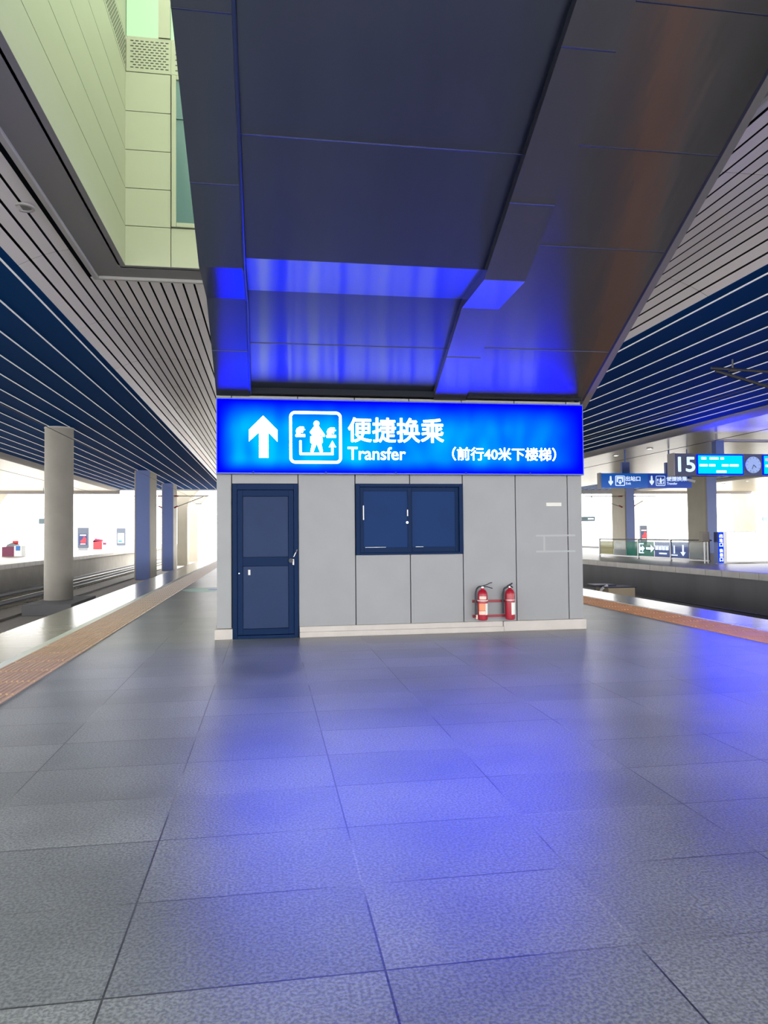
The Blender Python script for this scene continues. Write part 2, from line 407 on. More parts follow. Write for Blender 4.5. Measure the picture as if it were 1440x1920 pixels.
def beige_mat():
    m = mat('beige_panel_ceiling', srgb(168, 156, 130), .28, spec=.7)
    nt = m.node_tree; b = nt.nodes['Principled BSDF']; L = nt.links.new; N = nt.nodes.new
    tc = N('ShaderNodeTexCoord'); br = N('ShaderNodeTexBrick'); br.inputs['Scale'].default_value = 1
    br.inputs['Brick Width'].default_value = 3.75; br.inputs['Row Height'].default_value = .2; br.inputs['Mortar Size'].default_value = .016; br.offset = 0
    br.inputs['Color1'].default_value = srgb(168, 156, 130); br.inputs['Color2'].default_value = srgb(158, 147, 122); br.inputs['Mortar'].default_value = srgb(100, 90, 76)
    mp = N('ShaderNodeMapping'); mp.inputs['Rotation'].default_value = (0, 0, math.pi/2); mp.inputs['Location'].default_value = (300, 300, 0)
    L(tc.outputs['Object'], mp.inputs[0]); L(mp.outputs[0], br.inputs['Vector']); L(br.outputs['Color'], b.inputs['Base Color'])
    return m
G['beige_ceiling'] = beige_mat()
for nm, a, b in (('ceiling_far_right', 17.35, 27.9), ('ceiling_far_left', -25.4, -13.75), ('ceiling_outer_right', 37.4, 50)):
    struct(MB().box(a, b, YA, YB, 5.52, 5.62).build(nm, 'beige_ceiling'))
    struct(MB().box(a-.2, b, YA, YB, 5.64, 6.2).build(nm+'_roof', 'dark_void'))
def fascia(name, x0, x1, s):
    # rounded drop edge: x0 is the blue-zone side
    xs_ = [(x0, ZB+.2), (x0, ZB-.02), (x0+s*.05, ZB-.08), (x0+s*.2, ZB-.15), (x1-s*.08, ZB-.205), (x1, ZB-.20), (x1, ZB+.2)]
    struct(MB().prism(xs_, YA, YB, 'y').build(name, 'fascia', smooth=True))
fascia('fascia_right', 16.95, 17.45, 1); fascia('fascia_left', -13.35, -13.85, -1)
fascia('fascia_outer_right', 36.9, 37.6, 1)
# end beams closing each canopy
struct(MB().box(-13.4, 17.0, YB, YB+.25, 5.60, 6.4).build('end_beam', 'trim'))
struct(MB().box(-25.4, -13.4, YB, YB+.4, 5.28, 6.3).build('end_beam_left', 'fascia'))
struct(MB().box(17.0, 50, YB, YB+.4, 5.28, 6.3).build('end_beam_right', 'fascia'))

# ---- light shaft over the stair
ZTOP = 12.2
lv = [ZL, 6.74, 7.40, 8.07, 8.75, 9.44]
w1 = MB()
for i in range(5):
    for (x0, x1) in ((OX0, -1.65), (-1.65, OX1)):
        z0, z1 = lv[i]+.006, lv[i+1]-.006
        if x0 > -2 and i >= 1: continue
        w1.box(x0+.006 if x0 > -2 else x0, x1-.006 if x1 < 0 else x1, OY1, OY1+.08, z0, z1)
for i in range(5):   # right of the window
    w1.box(1.26, OX1, OY1, OY1+.08, lv[i]+.006, lv[i+1]-.006) if i else None
w1.box(OX0-.12, OX0, OY1, OY1+.08, ZL+.006, ZTOP)
struct(w1.build('wall_back', 'shaft'))
struct(MB().box(OX0-.1, OX1, OY1+.085, OY1+.12, ZL, 10.08).build('wall_back_joints', 'seam'))
w2 = MB(); w3 = MB()
for i in range(5):
    w2.box(OX0-.08, OX0, -6, OY1-.004, lv[i]+.006, lv[i+1]-.006)
    w3.box(OX1, OX1+.08, -6, OY1-.004, lv[i]+.006, lv[i+1]-.006)
struct(w2.build('wall_left', 'shaft')); struct(w3.build('wall_right', 'shaft'))
struct(MB().box(OX0-.12, OX0-.085, -6, OY1, ZL, ZTOP).build('wall_left_joints', 'seam'))
struct(MB().box(OX1+.085, OX1+.12, -6, OY1, ZL, ZTOP).build('wall_right_joints', 'seam'))
struct(MB().box(OX0, OX1, -6.1, -6.0, ZL, ZTOP).build('wall_front', 'shaft'))
# perforated band: pale sheet with staggered slots
pb = MB(); sl = MB(); z0, z1 = 9.45, 10.07
for a, b in ((OX0+.01, -1.66), (-1.64, -.85), (-.83, OX1)): pb.box(a, b, OY1, OY1+.06, z0, z1)
struct(MB().box(-1.68, -1.62, OY1+.01, OY1+.07, z0, z1).build('trim_2', 'shaft'))
for r in range(11):
    z = z0+.075+r*.047
    for q in range(17):
        x = OX0+.08+q*.084+(.042 if r % 2 else 0)
        if -1.72 < x+.02 < -1.56: continue
        sl.box(x, x+.052, OY1-.003, OY1+.001, z-.008, z+.008)
struct(pb.build('perforated_band_back', 'shaft')); struct(sl.build('perforated_slots_back', 'seam'))
pl = MB(); s2 = MB(); y = 2.0
pl.box(OX0-.06, OX0, -6, OY1-.01, z0, z1)
for r in range(11):
    z = z0+.075+r*.047; y = 6.0
    while y < OY1-.1:
        s2.box(OX0-.001, OX0+.003, y+(.042 if r % 2 else 0), y+.052+(.042 if r % 2 else 0), z-.008, z+.008); y += .084
struct(pl.build('perforated_band_left', 'shaft')); struct(s2.build('perforated_slots_left', 'seam'))
struct(MB().box(OX1, OX1+.06, -6, OY1-.01, z0, z1).build('perforated_band_right', 'shaft'))
# window in the back wall and clerestory glass above
G['teal_glass'] = glass_mat('frosted_teal_window_glass', (.5, .6, .62, 1), .06, .08, .65, srgb(104, 136, 142))
G['green_glass'] = glass_mat('pale_green_clerestory_glass', (.285, .36, .275, 1), .02, .2)
G['roof_glass'] = glass_mat('clear_roof_glass', (.80, .86, .74, 1), .05, .05)
f = MB().box(-1.64, -1.56, OY1-.03, OY1+.05, 6.75, 9.43).box(-1.56, 1.18, OY1-.03, OY1+.05, 6.75, 6.83).box(-1.56, 1.18, OY1-.03, OY1+.05, 9.35, 9.43).box(1.18, 1.25, OY1-.03, OY1+.05, 6.75, 9.43)
wn = f.build('window_1', 'shaft', bevel=.01); struct(wn)
MB().box(-1.56, 1.18, OY1+.0, OY1+.02, 6.83, 9.35).build('pane', 'teal_glass', wn)
MB().box(-1.56, 1.18, OY1-.02, OY1+.0, 8.66, 8.70).build('glazing_bar', 'teal_glass', wn)
struct(MB().box(OX0, OX1, OY1+.02, OY1+.04, 10.08, ZTOP).build('window_2', 'green_glass'))
struct(MB().box(-1.86, -1.66, OY1-.02, OY1+.08, 10.08, ZTOP).box(.4, .6, OY1-.02, OY1+.08, 10.08, ZTOP).build('window_2_mullion', 'shaft'))
struct(MB().box(OX0-.08, OX0, -6, OY1, 10.08, ZTOP).build('wall_left_upper', 'shaft'))
struct(MB().box(OX1, OX1+.08, -6, OY1, 10.08, ZTOP).build('wall_right_upper', 'shaft'))
struct(MB().box(OX0-.1, OX1+.1, -6.1, OY1+.1, ZTOP, ZTOP+.03).build('skylight_glass', 'roof_glass'))

# ================================================================== STAIRCASE OVER THE BOOTH
SL = .518
XL0, XL1, XR0, XR1, XW = -.69, -.25, 2.32, 2.78, 4.54
Y0, Z0, Y1, Y2 = 10.15, 3.30, 8.56, 7.62
Z1 = Z0+SL*(Y0-Y1)
YT = -1.5
st = empty('staircase', (1.93, 16.4, 0), 'large stainless-clad staircase underside rising over the booth towards the viewer', 'staircase')
st.location = (1.93, 16.4, 0)
def soffit_strip(name, x0, x1, prof, thick, parent=None, m='soffit', bevel=0):
    """prof: list of (y,z) from the booth up; closed solid with uv (u across, v along)"""
    bm = bmesh.new(); uvl = bm.loops.layers.uv.new('UVMap'); n = len(prof)
    A = [bm.verts.new((x0, p[0], p[1])) for p in prof]; B = [bm.verts.new((x1, p[0], p[1])) for p in prof]
    C = [bm.verts.new((x0, p[0], p[1]+thick)) for p in prof]; D = [bm.verts.new((x1, p[0], p[1]+thick)) for p in prof]
    fs = []
    for i in range(n-1):
        fs += [(A[i], A[i+1], B[i+1], B[i]), (C[i], D[i], D[i+1], C[i+1]), (A[i], C[i], C[i+1], A[i+1]), (B[i], B[i+1], D[i+1], D[i])]
    fs += [(A[0], B[0], D[0], C[0]), (A[-1], C[-1], D[-1], B[-1])]
    for f in fs:
        F = bm.faces.new(f); F.normal_update()
        for l in F.loops: l[uvl].uv = (l.vert.co.x+.7*l.vert.co.z*(abs(F.normal.x) > .5), -l.vert.co.y)
    bmesh.ops.recalc_face_normals(bm, faces=bm.faces)
    me = bpy.data.meshes.new(name); bm.to_mesh(me); bm.free()
    o = bpy.data.objects.new(name, me); COL.objects.link(o); me.materials.append(G[m])
    o.parent = parent or st; o.matrix_parent_inverse = Matrix.Translation(-st.location)
    return o
def prof_at(off, ya=Y0, ext=YT):
    return [(ya, Z0+off+SL*(Y0-ya)), (Y1, Z1+off), (Y2, Z1+off+.02), (ext, Z1+off+.02+SL*(Y2-ext))]
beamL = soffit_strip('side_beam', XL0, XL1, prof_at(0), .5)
beamR = soffit_strip('side_beam', XR0, XR1, prof_at(0), .5, m='soffit_lit')
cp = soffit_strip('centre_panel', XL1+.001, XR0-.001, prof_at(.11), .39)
SW = .556
def zw(y): return 3.34+SW*(10.12-y)
wing = soffit_strip('wing_panel', XR1+.001, XW, [(10.15, zw(10.15)), (YT, zw(YT))], .35, m='soffit_lit')
# seams between sheets
def seam_strip(x0, x1, y, z, par):
    MB().box(x0, x1, y-.006, y+.006, z-.003, z+.01).build('sheet_seam', 'soffit_dark', par)
for y in (9.35, 6.4, 5.15): 
    z = Z0+.11+SL*(Y0-y) if y > Y1 else Z1+.13+SL*(Y2-y)
    seam_strip(XL1, XR0, y, z-.001, cp)
for y in (9.35, 6.75, 5.45):
    for bx0, bx1, bo in ((XL0, XL1, beamL), (XR0, XR1, beamR)):
        z = Z0+SL*(Y0-y) if y > Y1 else Z1+.02+SL*(Y2-y)
        seam_strip(bx0, bx1, y, z-.001, bo)
for y in (9.25, 7.80, 6.75, 5.62): seam_strip(XR1, XW, y, zw(y)-.001, wing)
# edge strip along left beam, dark joint and side skirt of the wing
MB().path([(XL1+.012, Y0-.05, Z0+SL*.05-.012), (XL1+.012, Y1, Z1-.012), (XL1+.012, Y2, Z1+.008), (XL1+.012, YT, Z1+.008+SL*(Y2-YT))], .016, 6).build('edge_conduit', 'casing', st)
MB().hull8([(XW, 10.15, zw(10.15)-.002), (XW+.03, 10.15, zw(10.15)-.002), (XW+.03, YT, zw(YT)-.002), (XW, YT, zw(YT)-.002),
            (XW, 10.15, zw(10.15)+.3), (XW+.03, 10.15, zw(10.15)+.3), (XW+.03, YT, zw(YT)+.3), (XW, YT, zw(YT)+.3)]).build('edge_joint', 'soffit_dark', st)
MB().hull8([(XW+.03, 10.3, zw(10.3)-.01), (XW+.12, 10.3, zw(10.3)-.01), (XW+.12, YT, zw(YT)-.01), (XW+.03, YT, zw(YT)-.01),
            (XW+.03, 10.3, zw(10.3)+1.2), (XW+.12, 10.3, zw(10.3)+1.2), (XW+.12, YT, zw(YT)+1.2), (XW+.03, YT, zw(YT)+1.2)]).build('side_skirt', 'steel', st)
MB().prism([(10.16, 3.46), (YT, 3.70+SW*(10.16-YT)), (YT, 4.9+SW*(10.16-YT)), (18.6, .03), (16.5, .03)], XL0+.02, XW-.02, 'x').build('flight_body', 'steel', st)
# dark closing strip under the recess and the wing above the sign
MB().box(XL1, XR0, 10.08, 10.15, 3.325, 3.405).build('closing_strip', 'dark_void', st)
MB().box(XR1+.02, XW-.02, 10.10, 10.15, 3.325, 3.37).build('closing_strip', 'dark_void', st)

# ================================================================== BOOTH
BX0, BX1, BY = -.69, 4.53, 10.177
booth = empty('booth', (1.93, BY+1.5, 0), 'grey panelled service booth under the stairs with door and shuttered window', 'booth')
core = MB().prism([(BY+.06, .0), (BY+.06, 3.25), (BY+.5, 3.0), (BY+5.0, .55), (BY+5.0, 0)], BX0+.02, BX1-.02, 'x').build('backing', 'seam', booth)
wp = MB()
seams = [BX0, -.492, .405, 1.195, 1.97, 2.735, 3.52, 4.31, BX1]
for i in range(len(seams)-1):
    a, b = seams[i]+.006, seams[i+1]-.006
    if i == 0: a = BX0
    if i == 7: b = BX1
    if i == 1: spans = [(2.105, 3.31)]
    elif i in (3, 4): spans = [(.145, 1.11), (2.105, 3.31)]
    else: spans = [(.145, 3.31)]
    for z0, z1 in spans: wp.box(a, b, BY, BY+.05, z0, z1)
wp.build('front_wall', 'wall', booth, bevel=.004)
MB().box(BX0, BX0+.02, BY+.05, BY+4.9, .14, .7).prism([(BY+.05, .14), (BY+.05, 3.27), (BY+.6, 3.13), (BY+4.9, .64), (BY+4.9, .14)], BX0, BX0+.02, 'x').build('side_wall', 'wall', booth)
MB().prism([(BY+.05, .14), (BY+.05, 3.27), (BY+.6, 3.13), (BY+4.9, .64), (BY+4.9, .14)], BX1-.02, BX1, 'x').build('side_wall', 'wall', booth)
bs = MB().box(BX0-.03, -.482, BY-.05, BY+.1, 0, .14)
bs.box(.415, 3.30, BY-.03, BY+.1, 0, .145).box(3.305, BX1+.02, BY-.05, BY+5, 0, .145).box(BX0-.03, -.5, BY+.1, BY+5, 0, .14)
bs.box(.415, 3.30, BY-.07, BY-.03, 0, .075)
bs.build('plinth', 'base', booth, bevel=.006)
# door
dr = MB().box(-.482, -.42, BY-.02, BY+.05, 0, 2.10).box(.345, .405, BY-.02, BY+.05, 0, 2.10).box(-.42, .345, BY-.02, BY+.05, 2.02, 2.10).box(-.42, .345, BY-.03, BY+.05, 0, .045)
door = dr.build('door', 'navy', booth, bevel=.004); 
lf = MB().box(-.415, -.345, BY-.012, BY+.03, .05, 2.015).box(.27, .34, BY-.012, BY+.03, .05, 2.015)
lf.box(-.345, .27, BY-.012, BY+.03, 1.93, 2.015).box(-.345, .27, BY-.012, BY+.03, .98, 1.10).box(-.345, .27, BY-.012, BY+.03, .05, .13)
lf.build('leaf_frame', 'navy', door, bevel=.003)
MB().box(-.34, .265, BY+.0, BY+.02, 1.105, 1.925).build('upper_panel', 'navy_panel', door)
MB().box(-.34, .265, BY+.0, BY+.02, .135, .975).build('lower_panel', 'navy_panel', door)
MB().tube((.30, BY-.012, 1.05), (.30, BY-.04, 1.05), .02, 16).tube((.30, BY-.04, 1.05), (.30, BY-.065, 1.05), .03, 16).build('door_knob', 'black', door, smooth=True)
MB().box(.325, .345, BY-.035, BY-.012, .99, 1.07).build('lock_plate', 'white_paint', door)
MB().box(-.275, -.245, BY-.004, BY+.0, .86, .93).build('sticker', 'sticker', door)
MB().tube((-.395, BY-.012, .885), (-.395, BY-.02, .885), .008, 8).build('rivet', 'chrome', door)
MB().path([(.34, BY-.022, 1.10), (.37, BY-.035, 1.16), (.385, BY-.03, 1.20)], .008, 6).build('hasp', 'chrome', door)
# window with two sliding shutters
wf = MB().box(1.20, 1.26, BY-.025, BY+.05, 1.11, 2.105).box(2.68, 2.735, BY-.025, BY+.05, 1.11, 2.105).box(1.26, 2.68, BY-.025, BY+.05, 2.06, 2.105).box(1.26, 2.68, BY-.025, BY+.05, 1.11, 1.14)
win = wf.build('window', 'navy', booth, bevel=.004)
def sash(x0, x1, y):
    s = MB().box(x0, x0+.05, y, y+.025, 1.14, 2.055).box(x1-.05, x1, y, y+.025, 1.14, 2.055).box(x0+.05, x1-.05, y, y+.025, 2.0, 2.055).box(x0+.05, x1-.05, y, y+.025, 1.14, 1.215).build('sash', 'navy', win, bevel=.003)
    MB().box(x0+.05, x1-.05, y+.012, y+.02, 1.215, 2.0).build('shutter_panel', 'navy_window', s)
    return s
s1 = sash(1.262, 1.985, BY-.012); s2_ = sash(1.955, 2.68, BY+.016)
MB().box(1.262+.038, 1.262+.052, BY-.03, BY-.012, 1.60, 1.80).build('pull_handle', 'white_paint', s1)
MB().box(1.924, 1.938, BY-.030, BY-.012, 1.65, 1.74).build('latch', 'white_paint', s1)
MB().tube((1.925, BY-.012, 1.56), (1.925, BY-.03, 1.56), .016, 12).build('lock', 'chrome', s1)
MB().box(1.33, 1.62, BY-.016, BY-.012, 1.214, 1.219).build('chipped_edge', 'white_paint', s1)
MB().box(2.05, 2.16, BY+.008, BY+.012, 1.214, 1.220).build('chipped_edge', 'white_paint', s2_)
# label and old adhesive marks at the right
MB().box(3.985, 4.215, BY-.004, BY, 1.785, 1.835).build('small_label', 'sticker', booth)
fm = MB().box(3.82, 4.42, BY-.002, BY+.001, 1.345, 1.37).box(3.82, 4.42, BY-.002, BY+.001, 1.115, 1.14).box(3.93, 3.96, BY-.002, BY+.001, 1.14, 1.345)
fm.build('adhesive_marks', 'faint', booth)

# ---- big illuminated sign
YS = 10.05
sg = empty('illuminated_sign', (1.92, YS, 2.24), 'long backlit blue transfer sign with white up arrow, on the booth front', 'sign')
sx0, sx1, sz0, sz1 = -.675, 4.50, 2.243, 3.235
cas = MB().box(sx0-.012, sx1+.012, YS+.012, BY-.002, sz0-.015, sz1+.015)
for a in ((sx0-.012, sx1+.012, sz0-.015, sz0), (sx0-.012, sx1+.012, sz1, sz1+.015)): cas.box(a[0], a[1], YS-.008, YS+.012, a[2], a[3])
for a in ((sx0-.012, sx0), (sx1, sx1+.012)): cas.box(a[0], a[1], YS-.008, YS+.012, sz0, sz1)
cas.build('casing', 'casing', sg)
MB().box(sx0, sx1, YS, YS+.012, sz0, sz1).build('lit_face', 'sign_blue', sg)
for x in (-.2, .78, 1.75, 2.75, 3.7): MB().tube((x, YS-.012, sz0-.002), (x, YS-.008+.004, sz0+.010), .016, 8).build('clip', 'casing', sg)
YL = YS-.001
def poly(name, pts, par, m='sign_white', y=YL, d=.005):
    return MB().prism(pts, y-d, y, 'y').build(name, m, par)
poly('arrow', [(-.065, 3.017), (.125, 2.825), (.125, 2.665), (.005, 2.79), (.005, 2.445), (-.122, 2.445), (-.122, 2.79), (-.255, 2.665), (-.255, 2.825)], sg)
def frame_poly(mb, x0, x1, z0, z1, r, w, y0, y1, n=6):
    def rr(x0, x1, z0, z1, r):
        P = []
        for cx, cz, a in ((x1-r, z1-r, 0), (x0+r, z1-r, 90), (x0+r, z0+r, 180), (x1-r, z0+r, 270)):
            for k in range(n+1):
                t = math.radians(a+90*k/n); P.append((cx+r*math.cos(t), cz+r*math.sin(t)))
        return P
    O, I = rr(x0, x1, z0, z1, r), rr(x0+w, x1-w, z0+w, z1-w, max(r-w, .005)); N_ = len(O)
    V = [[mb.bm.verts.new((p[0], y, p[1])) for p in L] for L in (O, I) for y in (y0, y1)]
    for i in range(N_):
        j = (i+1) % N_
        mb.bm.faces.new((V[0][i], V[0][j], V[2][j], V[2][i])); mb.bm.faces.new((V[1][i], V[3][i], V[3][j], V[1][j]))
        mb.bm.faces.new((V[0][i], V[1][i], V[1][j], V[0][j])); mb.bm.faces.new((V[2][i], V[2][j], V[3][j], V[3][i]))
    return mb
def pictogram(par, x, z, s, y, m, d=.005, nm='transfer_pictogram'):
    """transfer pictogram: two train fronts, a figure and a routed arrow in a rounded square of side s, (x,z) its top left"""
    k = s/1020.0
    U = lambda X, Y: (x+(X-225)*k, z-(Y-100)*k)
    mb = MB(); frame_poly(mb, x, x+s, z-s, z, .11*s, .052*s, y-d, y)
    cx, cz = U(752, 340); mb.prism([(cx+57*k*math.cos(t), cz+57*k*math.sin(t)) for t in [2*math.pi*i/16 for i in range(16)]], y-d, y, 'y')
    mb.prism([U(*p) for p in ((705,392),(800,392),(915,555),(920,580),(900,597),(872,590),(825,540),(820,575),(865,590),(872,705),(845,735),(875,880),(860,897),(838,902),(812,885),(752,728),(695,885),(668,902),(640,897),(632,878),(660,735),(632,712),(630,595),(672,575),(622,515),(628,492))], y-d, y, 'y')
    for dx, dy in ((0, 0), (600, 8)):
        mb.prism([U(X+dx, Y+dy) for X, Y in ((362,545),(353,485),(372,435),(425,403),(500,402),(515,420),(480,437),(530,450),(530,470),(480,475),(500,497),(485,522),(430,512),(448,545),(530,548),(532,603),(355,605),(340,585),(345,560))], y-d, y, 'y')
    mb.prism([U(*p) for p in ((417,680),(428,668),(452,668),(463,680),(463,908),(1037,908),(1037,798),(990,798),(1060,668),(1132,798),(1083,798),(1083,945),(1075,953),(428,953),(417,942))], y-d, y, 'y')
    return mb.build(nm, m, par)
pictogram(sg, .285, 3.087, .716, YL, 'sign_white')
text_mesh('便捷换乘', 1.092, 2.435, 2.675, 3.010, YL, 'sign_white', sg, 'chinese_lettering', bold=.020)
text_mesh('Transfer', 1.082, 1.890, 2.428, 2.603, YL, 'sign_white', sg, 'english_lettering', bold=.016)
text_mesh('（前行40米下楼梯）', 2.56, 4.09, 2.43, 2.615, YL, 'sign_white', sg, 'distance_lettering', bold=.018)

# ---- fire extinguishers on the wall rack
rk = empty('extinguisher_rack', (3.16, BY, .2), 'dark red two-bar steel rack holding two extinguishers low on the booth wall', 'rack')
for z in (.435, .225):
    MB().box(2.86, 3.47, BY-.045, BY-.035, z-.017, z+.017).box(2.86, 2.87, BY-.035, BY, z-.017, z+.017).box(3.46, 3.47, BY-.035, BY, z-.017, z+.017).build('cross_bar', 'dark_red', rk)
def ring(cx, z, m, par, r=.073):
    MB().lathe([(r, -.007), (r+.004, -.007), (r+.004, .007), (r, .007)], (cx, BY-.125, z), 24).build('retaining_band', m, par)
def extinguisher(cx, label, left):
    cy = BY-.125
    t = empty('fire_extinguisher', (cx, cy, .178), label, 'fire extinguisher', 'fire extinguishers on the booth wall')
    MB().lathe([(.055, 0), (.066, .008), (.069, .03), (.069, .355), (.064, .385), (.048, .415), (.024, .432), (.020, .45)], (cx, cy, .178), 32).build('cylinder', 'red', t, smooth=True)
    MB().lathe([(.020, 0), (.024, .004), (.024, .022), (.014, .030)], (cx, cy, .626), 16).build('valve', 'chrome', t, smooth=True)
    if left:
        MB().path([(cx-.01, cy, .655), (cx+.06, cy-.01, .675), (cx+.11, cy-.015, .70), (cx+.135, cy-.02, .703)], .0065, 8).build('upper_lever', 'black', t)
        MB().path([(cx-.01, cy, .652), (cx+.07, cy-.01, .645), (cx+.14, cy-.02, .622)], .0065, 8).build('lower_lever', 'black', t)
        MB().path([(cx, cy, .65), (cx-.05, cy+.005, .648), (cx-.085, cy+.01, .61), (cx-.098, cy+.012, .55), (cx-.098, cy+.012, .26), (cx-.088, cy, .22)], .012, 10).build('hose', 'black', t, smooth=True)
        MB().tube((cx-.086, cy, .255), (cx-.086, cy, .195), .014, 12).build('nozzle', 'pale_label', t)
    else:
        MB().path([(cx-.035, cy, .648), (cx, cy-.02, .672), (cx+.02, cy-.05, .69)], .011, 8).build('upper_lever', 'black', t)
        MB().path([(cx-.01, cy, .662), (cx+.025, cy-.05, .632)], .010, 8).build('lower_lever', 'black', t)
        MB().path([(cx-.02, cy, .65), (cx-.075, cy+.03, .61), (cx-.090, cy+.04, .53), (cx-.092, cy+.04, .26)], .013, 10).build('hose', 'black', t, smooth=True)
    def lab(a0, a1, z0, z1, m, nm, r=.0702):
        mb = MB(); n = 10
        ang = [math.radians(a0+(a1-a0)*i/n) for i in range(n+1)]
        I = [[mb.bm.verts.new((cx+r*math.cos(a), cy+r*math.sin(a), z)) for a in ang] for z in (z0, z1)]
        for i in range(n): mb.bm.faces.new((I[0][i], I[0][i+1], I[1][i+1], I[1][i]))
        mb.build(nm, m, t)
    if left:
        lab(215, 300, .475, .515, 'pale_label', 'top_label'); lab(205, 285, .315, .415, 'orange_label', 'instruction_label')
        lab(205, 285, .26, .31, 'pale_label', 'lower_label'); lab(286, 340, .255, .415, 'paper', 'paper_tag', .0715)
    else: lab(268, 350, .25, .42, 'paper', 'paper_tag', .0715)
    return t
extinguisher(2.975, 'red fire extinguisher on the left of the rack, with orange label and raised levers', True)
extinguisher(3.375, 'red fire extinguisher on the right of the rack, with only a white paper tag', False)
ring(2.975, .455, 'sticker', rk); ring(3.375, .455, 'steel', rk)

# ================================================================== COLUMNS
G['blue_light_paint'] = mat('painted_blue_light_face', srgb(92, 112, 172), .4)  # blue light falling on the column fronts, put into the colour
rc = empty('round_column', (-8.15, 30.6, ZT), 'thick round concrete column between the tracks at far left', 'column')
MB().lathe([(.53, 0), (.53, 6.76)], (-8.15, 30.6, -1.05), 48).build('shaft', 'concrete', rc, smooth=True)
MB().lathe([(.55, 0), (.55, .04)], (-8.15, 30.6, 5.66), 48).build('collar', 'trim', rc)
MB().box(-8.8, -7.1, 28.3, 32.2, ZT, -1.05).build('plinth', 'dark_concrete', rc, bevel=.02)
def rect_column(cx, cy, wx, wy, label, blue=True, flare=0, group=None, zb=ZT, zt=5.71):
    t = empty('rectangular_column', (cx, cy, zb), label, 'column', group)
    hx, hy = wx/2, wy/2
    if flare:
        L, R = [], []
        for i in range(9):
            u = i/8; L.append((cx-hx-flare*.3*u**2, 3.9+u*(zt-3.9))); R.append((cx+hx+flare*u**2, 3.9+u*(zt-3.9)))
        pts = [(cx-hx, zb), (cx+hx, zb)]+R+L[::-1]
        MB().prism(pts, cy-hy, cy+hy, 'y').build('shaft', 'pale_concrete', t)
    else:
        MB().box(cx-hx, cx+hx, cy-hy, cy+hy, zb, zt).build('shaft', 'pale_concrete', t, bevel=.08)
    if blue: MB().box(cx-hx+.10, cx+hx-.02, cy-hy-.02, cy-hy, zb, zt).build('front_painted_light', 'blue_light_paint', t)  # thin sheet carrying the painted blue light
    return t
rect_column(-8.15, 51.4, 1.0, 3.0, 'concrete column with blue light painted on its front just beyond the round one, on the left tracks')
rect_column(-8.15, 63.3, .95, 2.4, 'concrete column with blue light painted on its front, third along the left row, before the flared pair')
rect_column(-8.15, 73.4, .95, 1.8, 'grey column with outcurving top, nearer of the flared pair at left', False, 1.0, zt=5.9)
rect_column(-8.15, 83.4, .95, 1.8, 'grey column with outcurving top, farther of the flared pair at left', False, 1.1, zt=5.9)
rect_column(31.8, 50.3, .9, 2.4, 'concrete column with painted-on blue light behind the platform 15 board', zt=5.71)
rect_column(31.8, 62.6, .9, 2.6, 'concrete column with painted-on blue light below the exit sign', zt=5.71)
rect_column(51.5, 73.5, 1.0, 2.5, 'flared pale column far behind the platform 15 board, right of its column', False, .9, zt=5.9)
rect_column(51.5, 99, 1.0, 2.5, 'flared pale column far away, left of the column below the exit sign', False, .9, zt=5.9)
rect_column(-28, 80, 1.0, 2.0, 'pale flared column at the far left frame edge beyond the left platform', False, 1.0, zt=5.9)
rect_column(12.0, 14.4, .9, .8, 'concrete column between the right tracks carrying the overhead wire bracket', False)

# ================================================================== OVERHEAD LINE
G['wire'] = mat('dark_wire', (.03, .03, .035), .6)
G['insulator'] = mat('red_insulator', srgb(150, 50, 60), .4)
for x, lab in ((-5.75, 'overhead contact wire above the track nearest the left platform edge'), (-11.35, 'overhead contact wire above the far left track'),
               (9.7, 'overhead contact wire above the track at the right platform edge'), (14.1, 'overhead contact wire above the track by the right platform wall')):
    w = MB().path([(x, YA+1, 4.3), (x, 110, 4.3)], .009, 6)
    tag(w.build('contact_wire', 'wire'), lab, 'wire')
def bracket(cx, cy, side, reach, label, z=4.69):
    t = empty('wire_bracket', (cx, cy, z), label, 'bracket')
    a = cx+side*.42
    MB().tube((a, cy, z), (a+side*reach, cy, z), .035, 8).build('top_tube', 'steel', t)
    MB().tube((a, cy, z-1.0), (a+side*(reach-.6), cy, z-.05), .03, 8).build('strut', 'steel', t)
    MB().tube((a+side*.05, cy, z), (a+side*.4, cy, z), .06, 10).build('insulator', 'insulator', t)
    MB().tube((a+side*.05, cy, z-.98), (a+side*.35, cy, z-.82), .06, 10).build('insulator', 'insulator', t)
    MB().tube((a+side*(reach-1.2), cy, z-.65), (a+side*(reach-.3), cy, z-.62), .02, 8).build('steady_arm', 'steel', t)
    MB().tube((a+side*(reach-1.2), cy, z-.65), (a+side*(reach-1.5), cy, z-.35), .015, 6).build('hanger', 'steel', t)
bracket(-8.15, 62.6, 1, 3.0, 'overhead wire bracket reaching right from the third left column')
bracket(-8.15, 62.6, -1, 2.4, 'overhead wire bracket reaching left from the third left column')
bracket(31.8, 61.8, 1, 2.4, 'thin overhead wire bracket right of the column below the exit sign', 4.6)
bracket(31.8, 61.8, -1, 3.6, 'thin overhead wire bracket left of the column below the exit sign', 4.6)
t = empty('wire_bracket', (12.0, 14.4, 4.8), 'grey overhead wire bracket against the navy ceiling at right', 'bracket')
MB().tube((11.58, 14.4, 4.82), (9.4, 14.4, 4.90), .032, 8).build('top_tube', 'rail', t)
MB().tube((11.58, 14.4, 4.1), (10.7, 14.4, 4.55), .035, 8).tube((10.72, 14.4, 4.53), (9.5, 14.4, 4.84), .038, 8).build('strut', 'rail', t)
MB().tube((9.9, 14.4, 4.86), (9.9, 14.4, 5.10), .02, 8).tube((9.82, 14.4, 4.87), (9.98, 14.4, 4.87), .05, 8).build('insulator', 'rail', t)

